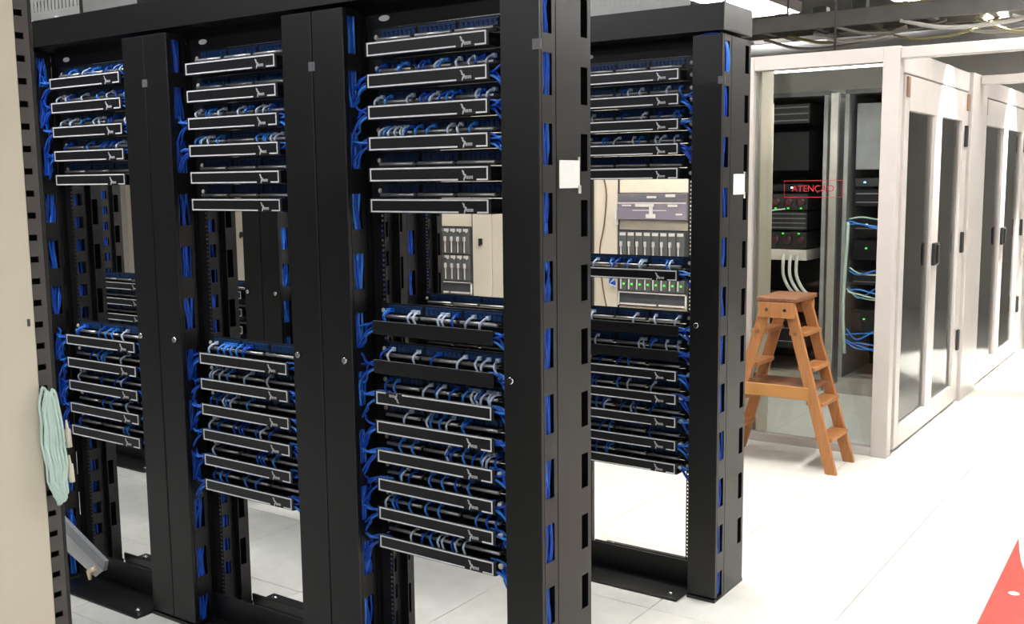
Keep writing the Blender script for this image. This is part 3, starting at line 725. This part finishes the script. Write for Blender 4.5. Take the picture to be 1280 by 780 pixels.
obj('cable', MB().tube(bez([(.0, -.012, 1.05), (.0, -.02, .9), (-.01, -.02, .7), (-.015, -.02, .4), (0, -.012, .1)], 5), .012, 6).mesh('cable', AQUA), t)

# ------------------------------------------------------------------ wooden step ladder
t = thing('step_ladder', 'golden wooden double-sided step ladder in front of the glass', 'ladder', (-.125, 3.24, 0))
YN, YF = -.165, .165           # near and far rail planes
def rail(xt, xb, ya, yb, yta, ytb, z1):
    w = .062 if xb > 0 else -.062; w2 = abs(w)
    m = MB(); m.hexa([(xb-w2/2, ya, 0), (xb+w2/2, ya, 0), (xb-w2/2, yb, 0), (xb+w2/2, yb, 0), (xt-w2/2, yta, z1), (xt+w2/2, yta, z1), (xt-w2/2, ytb, z1), (xt+w2/2, ytb, z1)])
    return m.mesh('rail', WOOD, bevel=.003)
ZTOP = .905
for s in (-1, 1):
    for (ya, yta) in ((YN, YN+.02), (YF-.024, YF-.044)):
        obj('rail', rail(s*.058, s*.318, ya, ya+.024, yta, yta+.024, ZTOP), t)
    for k in range(4):
        z = .18+.185*k; f = z/ZTOP; xc = s*(.318+(.058-.318)*f); yi = .02*f
        obj('step', boxm('step', WOOD, xc-.048, xc+.048, YN+.0245+yi, YF-.0245-yi, z-.011, z+.011, bevel=.003), t)
cap = obj('cap', boxm('cap', WOODD, -.112, .112, YN-.005, YF+.005, ZTOP+.001, ZTOP+.026, bevel=.005), t)
ap = obj('apron', boxm('apron', WOOD, -.098, .098, YN-.004, YN+.018, ZTOP-.085, ZTOP, bevel=.003), t)
for x in (-.05, .05): obj('bolt', MB().tube([(x, YN-.004, ZTOP-.04), (x, YN-.009, ZTOP-.04)], .009, 10).mesh('bolt', CHROME), ap)
obj('apron', boxm('apron', WOOD, -.098, .098, YF-.018, YF+.004, ZTOP-.085, ZTOP, bevel=.003), t)
zs = .42
obj('brace', boxm('brace', mat('light_brace_wood', (.46, .21, .06), .5), -.185, .185, YN+.005, YN+.012, zs-.035, zs+.035, bevel=.003), t)
obj('shelf', boxm('shelf', WOODD, -.20, .20, YN+.03, YF-.03, zs+.012, zs+.028, bevel=.003), t)
for s in (-1, 1): obj('rivet', MB().tube([(s*.105, YN+.012, .74), (s*.105, YN+.002, .74)], .011, 10).mesh('rivet', WOODD), t)

# ------------------------------------------------------------------ overhead clutter
def ladder_tray(y, z, xa, xb, lab, wid=.3):
    t = thing('ladder_tray', lab, 'cable tray', (xa, y, z), 0, 'overhead ladder trays'); L = xb-xa
    for yy in (0, wid): obj('side_rail', boxm('side_rail', TRAYGREY, 0, L, yy-.012, yy+.012, 0, .10, bevel=.002), t)
    k = 0
    while .15+.35*k < L:
        obj('rung', cm(('rung', wid), lambda: boxm('rung', TRAYGREY, -.02, .02, .012, wid-.012, .01, .03)), t, (.15+.35*k, 0, 0)); k += 1
    for x in (.4, L*.5, L-.4): obj('hanger', MB().box(x-.008, x+.008, -.02, -.0125, .0, ZC-z).mesh('hanger', TRAYGREY), t)
    for k in range(6):
        r = random.Random(int(y*100)+k); pts = [(L*i/14, .03+wid*.8*r.random(), .05+.012*k % .05+r.uniform(-.005, .02)) for i in range(15)]
        obj('cable', MB().tube(bez(pts, 4), .012, 6).mesh('cable', [mat('grey_cable_a', (.20, .19, .17), .6), mat('olive_cable', (.26, .22, .10), .6), mat('dark_cable', (.04, .04, .045), .6)][k % 3]), t)
ladder_tray(4.5, 2.52, -5.5, 3.4, 'grey ladder tray with cables above the glass front')
ladder_tray(5.7, 2.66, -5.5, 3.4, 'grey ladder tray farther back above the enclosed racks', .4)
ladder_tray(7.4, 2.75, -5.5, 3.4, 'farthest grey ladder tray near the ceiling', .45)
for k, (y, z, r) in enumerate(((5.05, 2.62, .05), (6.6, 2.70, .09))):
    t = thing('overhead_pipe', ['slim grey pipe between the overhead trays', 'thick grey duct between the overhead trays'][k], 'pipe', (0, y, z), 0, None,
        MB().tube([(-5.5, 0, 0), (3.4, 0, 0)], r, 14).mesh('overhead_pipe', mat('galvanised_pipe', (.17, .17, .17), .5, metal=.2)))
for k in range(9):
    r = random.Random(500+k); y = 4.42+r.uniform(0, .5); x0 = -.9+.2*k; L = r.uniform(.5, .9); dz = r.uniform(.03, .09)
    thing('drooping_cable', f'{CNT[k]} drooping cable from the left under the overhead tray', 'cable', (x0, y, 2.51), 0, 'drooping overhead cables',
        MB().tube(bez([(0, 0, .012), (L*.3, .05, -dz), (L*.7, .1, -dz*.8), (L, .12, .012)], 6), r.choice((.008, .011, .014)), 6).mesh('drooping_cable', [mat('grey_cable_a', (.2,.19,.17)), mat('olive_cable', (.26,.22,.1)), mat('pale_grey_cable', (.42, .41, .38), .6)][k % 3]))
for k in range(7):
    x = -.85+.27*k
    thing('junction_box', f'{CNT[k]} small dark box from the left on the overhead pipe', 'box', (x, 5.05, 2.668), 0, 'small boxes on the overhead pipe', boxm('junction_box', DKGREY, -.05, .05, -.04, .04, 0, .05+.02*(k % 3), bevel=.004))
# ------------------------------------------------------------------ red mat in the corner of the aisle
pts = [(.03, 0), (.6, 0), (.6, .6), (.25, .95), (.12, 1.12), (.069, 1.271), (.041, 1.378), (.016, 1.503), (-.013, 1.67)]
m2 = MB(); n = len(pts)
m2.v = [(x, y, 0) for x, y in pts]+[(x, y, .006) for x, y in pts]
m2.f = [list(range(n))[::-1], list(range(n, 2*n))]+[[i, (i+1) % n, n+(i+1) % n, n+i] for i in range(n)]; m2.sm = [False]*len(m2.f)
t = thing('floor_mat', 'red vinyl mat on the white floor at bottom right', 'mat', (1.195, .87, 0))
obj('sheet', m2.mesh('sheet', RED), t)
obj('pale_spot', MB().tube([(.075, 1.0, .0062), (.075, 1.0, .0066)], .02, 9).mesh('pale_spot', PRINT), t, label='pale round spot')  # small pale disc laid on the red sheet
print('cords', ncord[0], 'objects', len(bpy.data.objects))
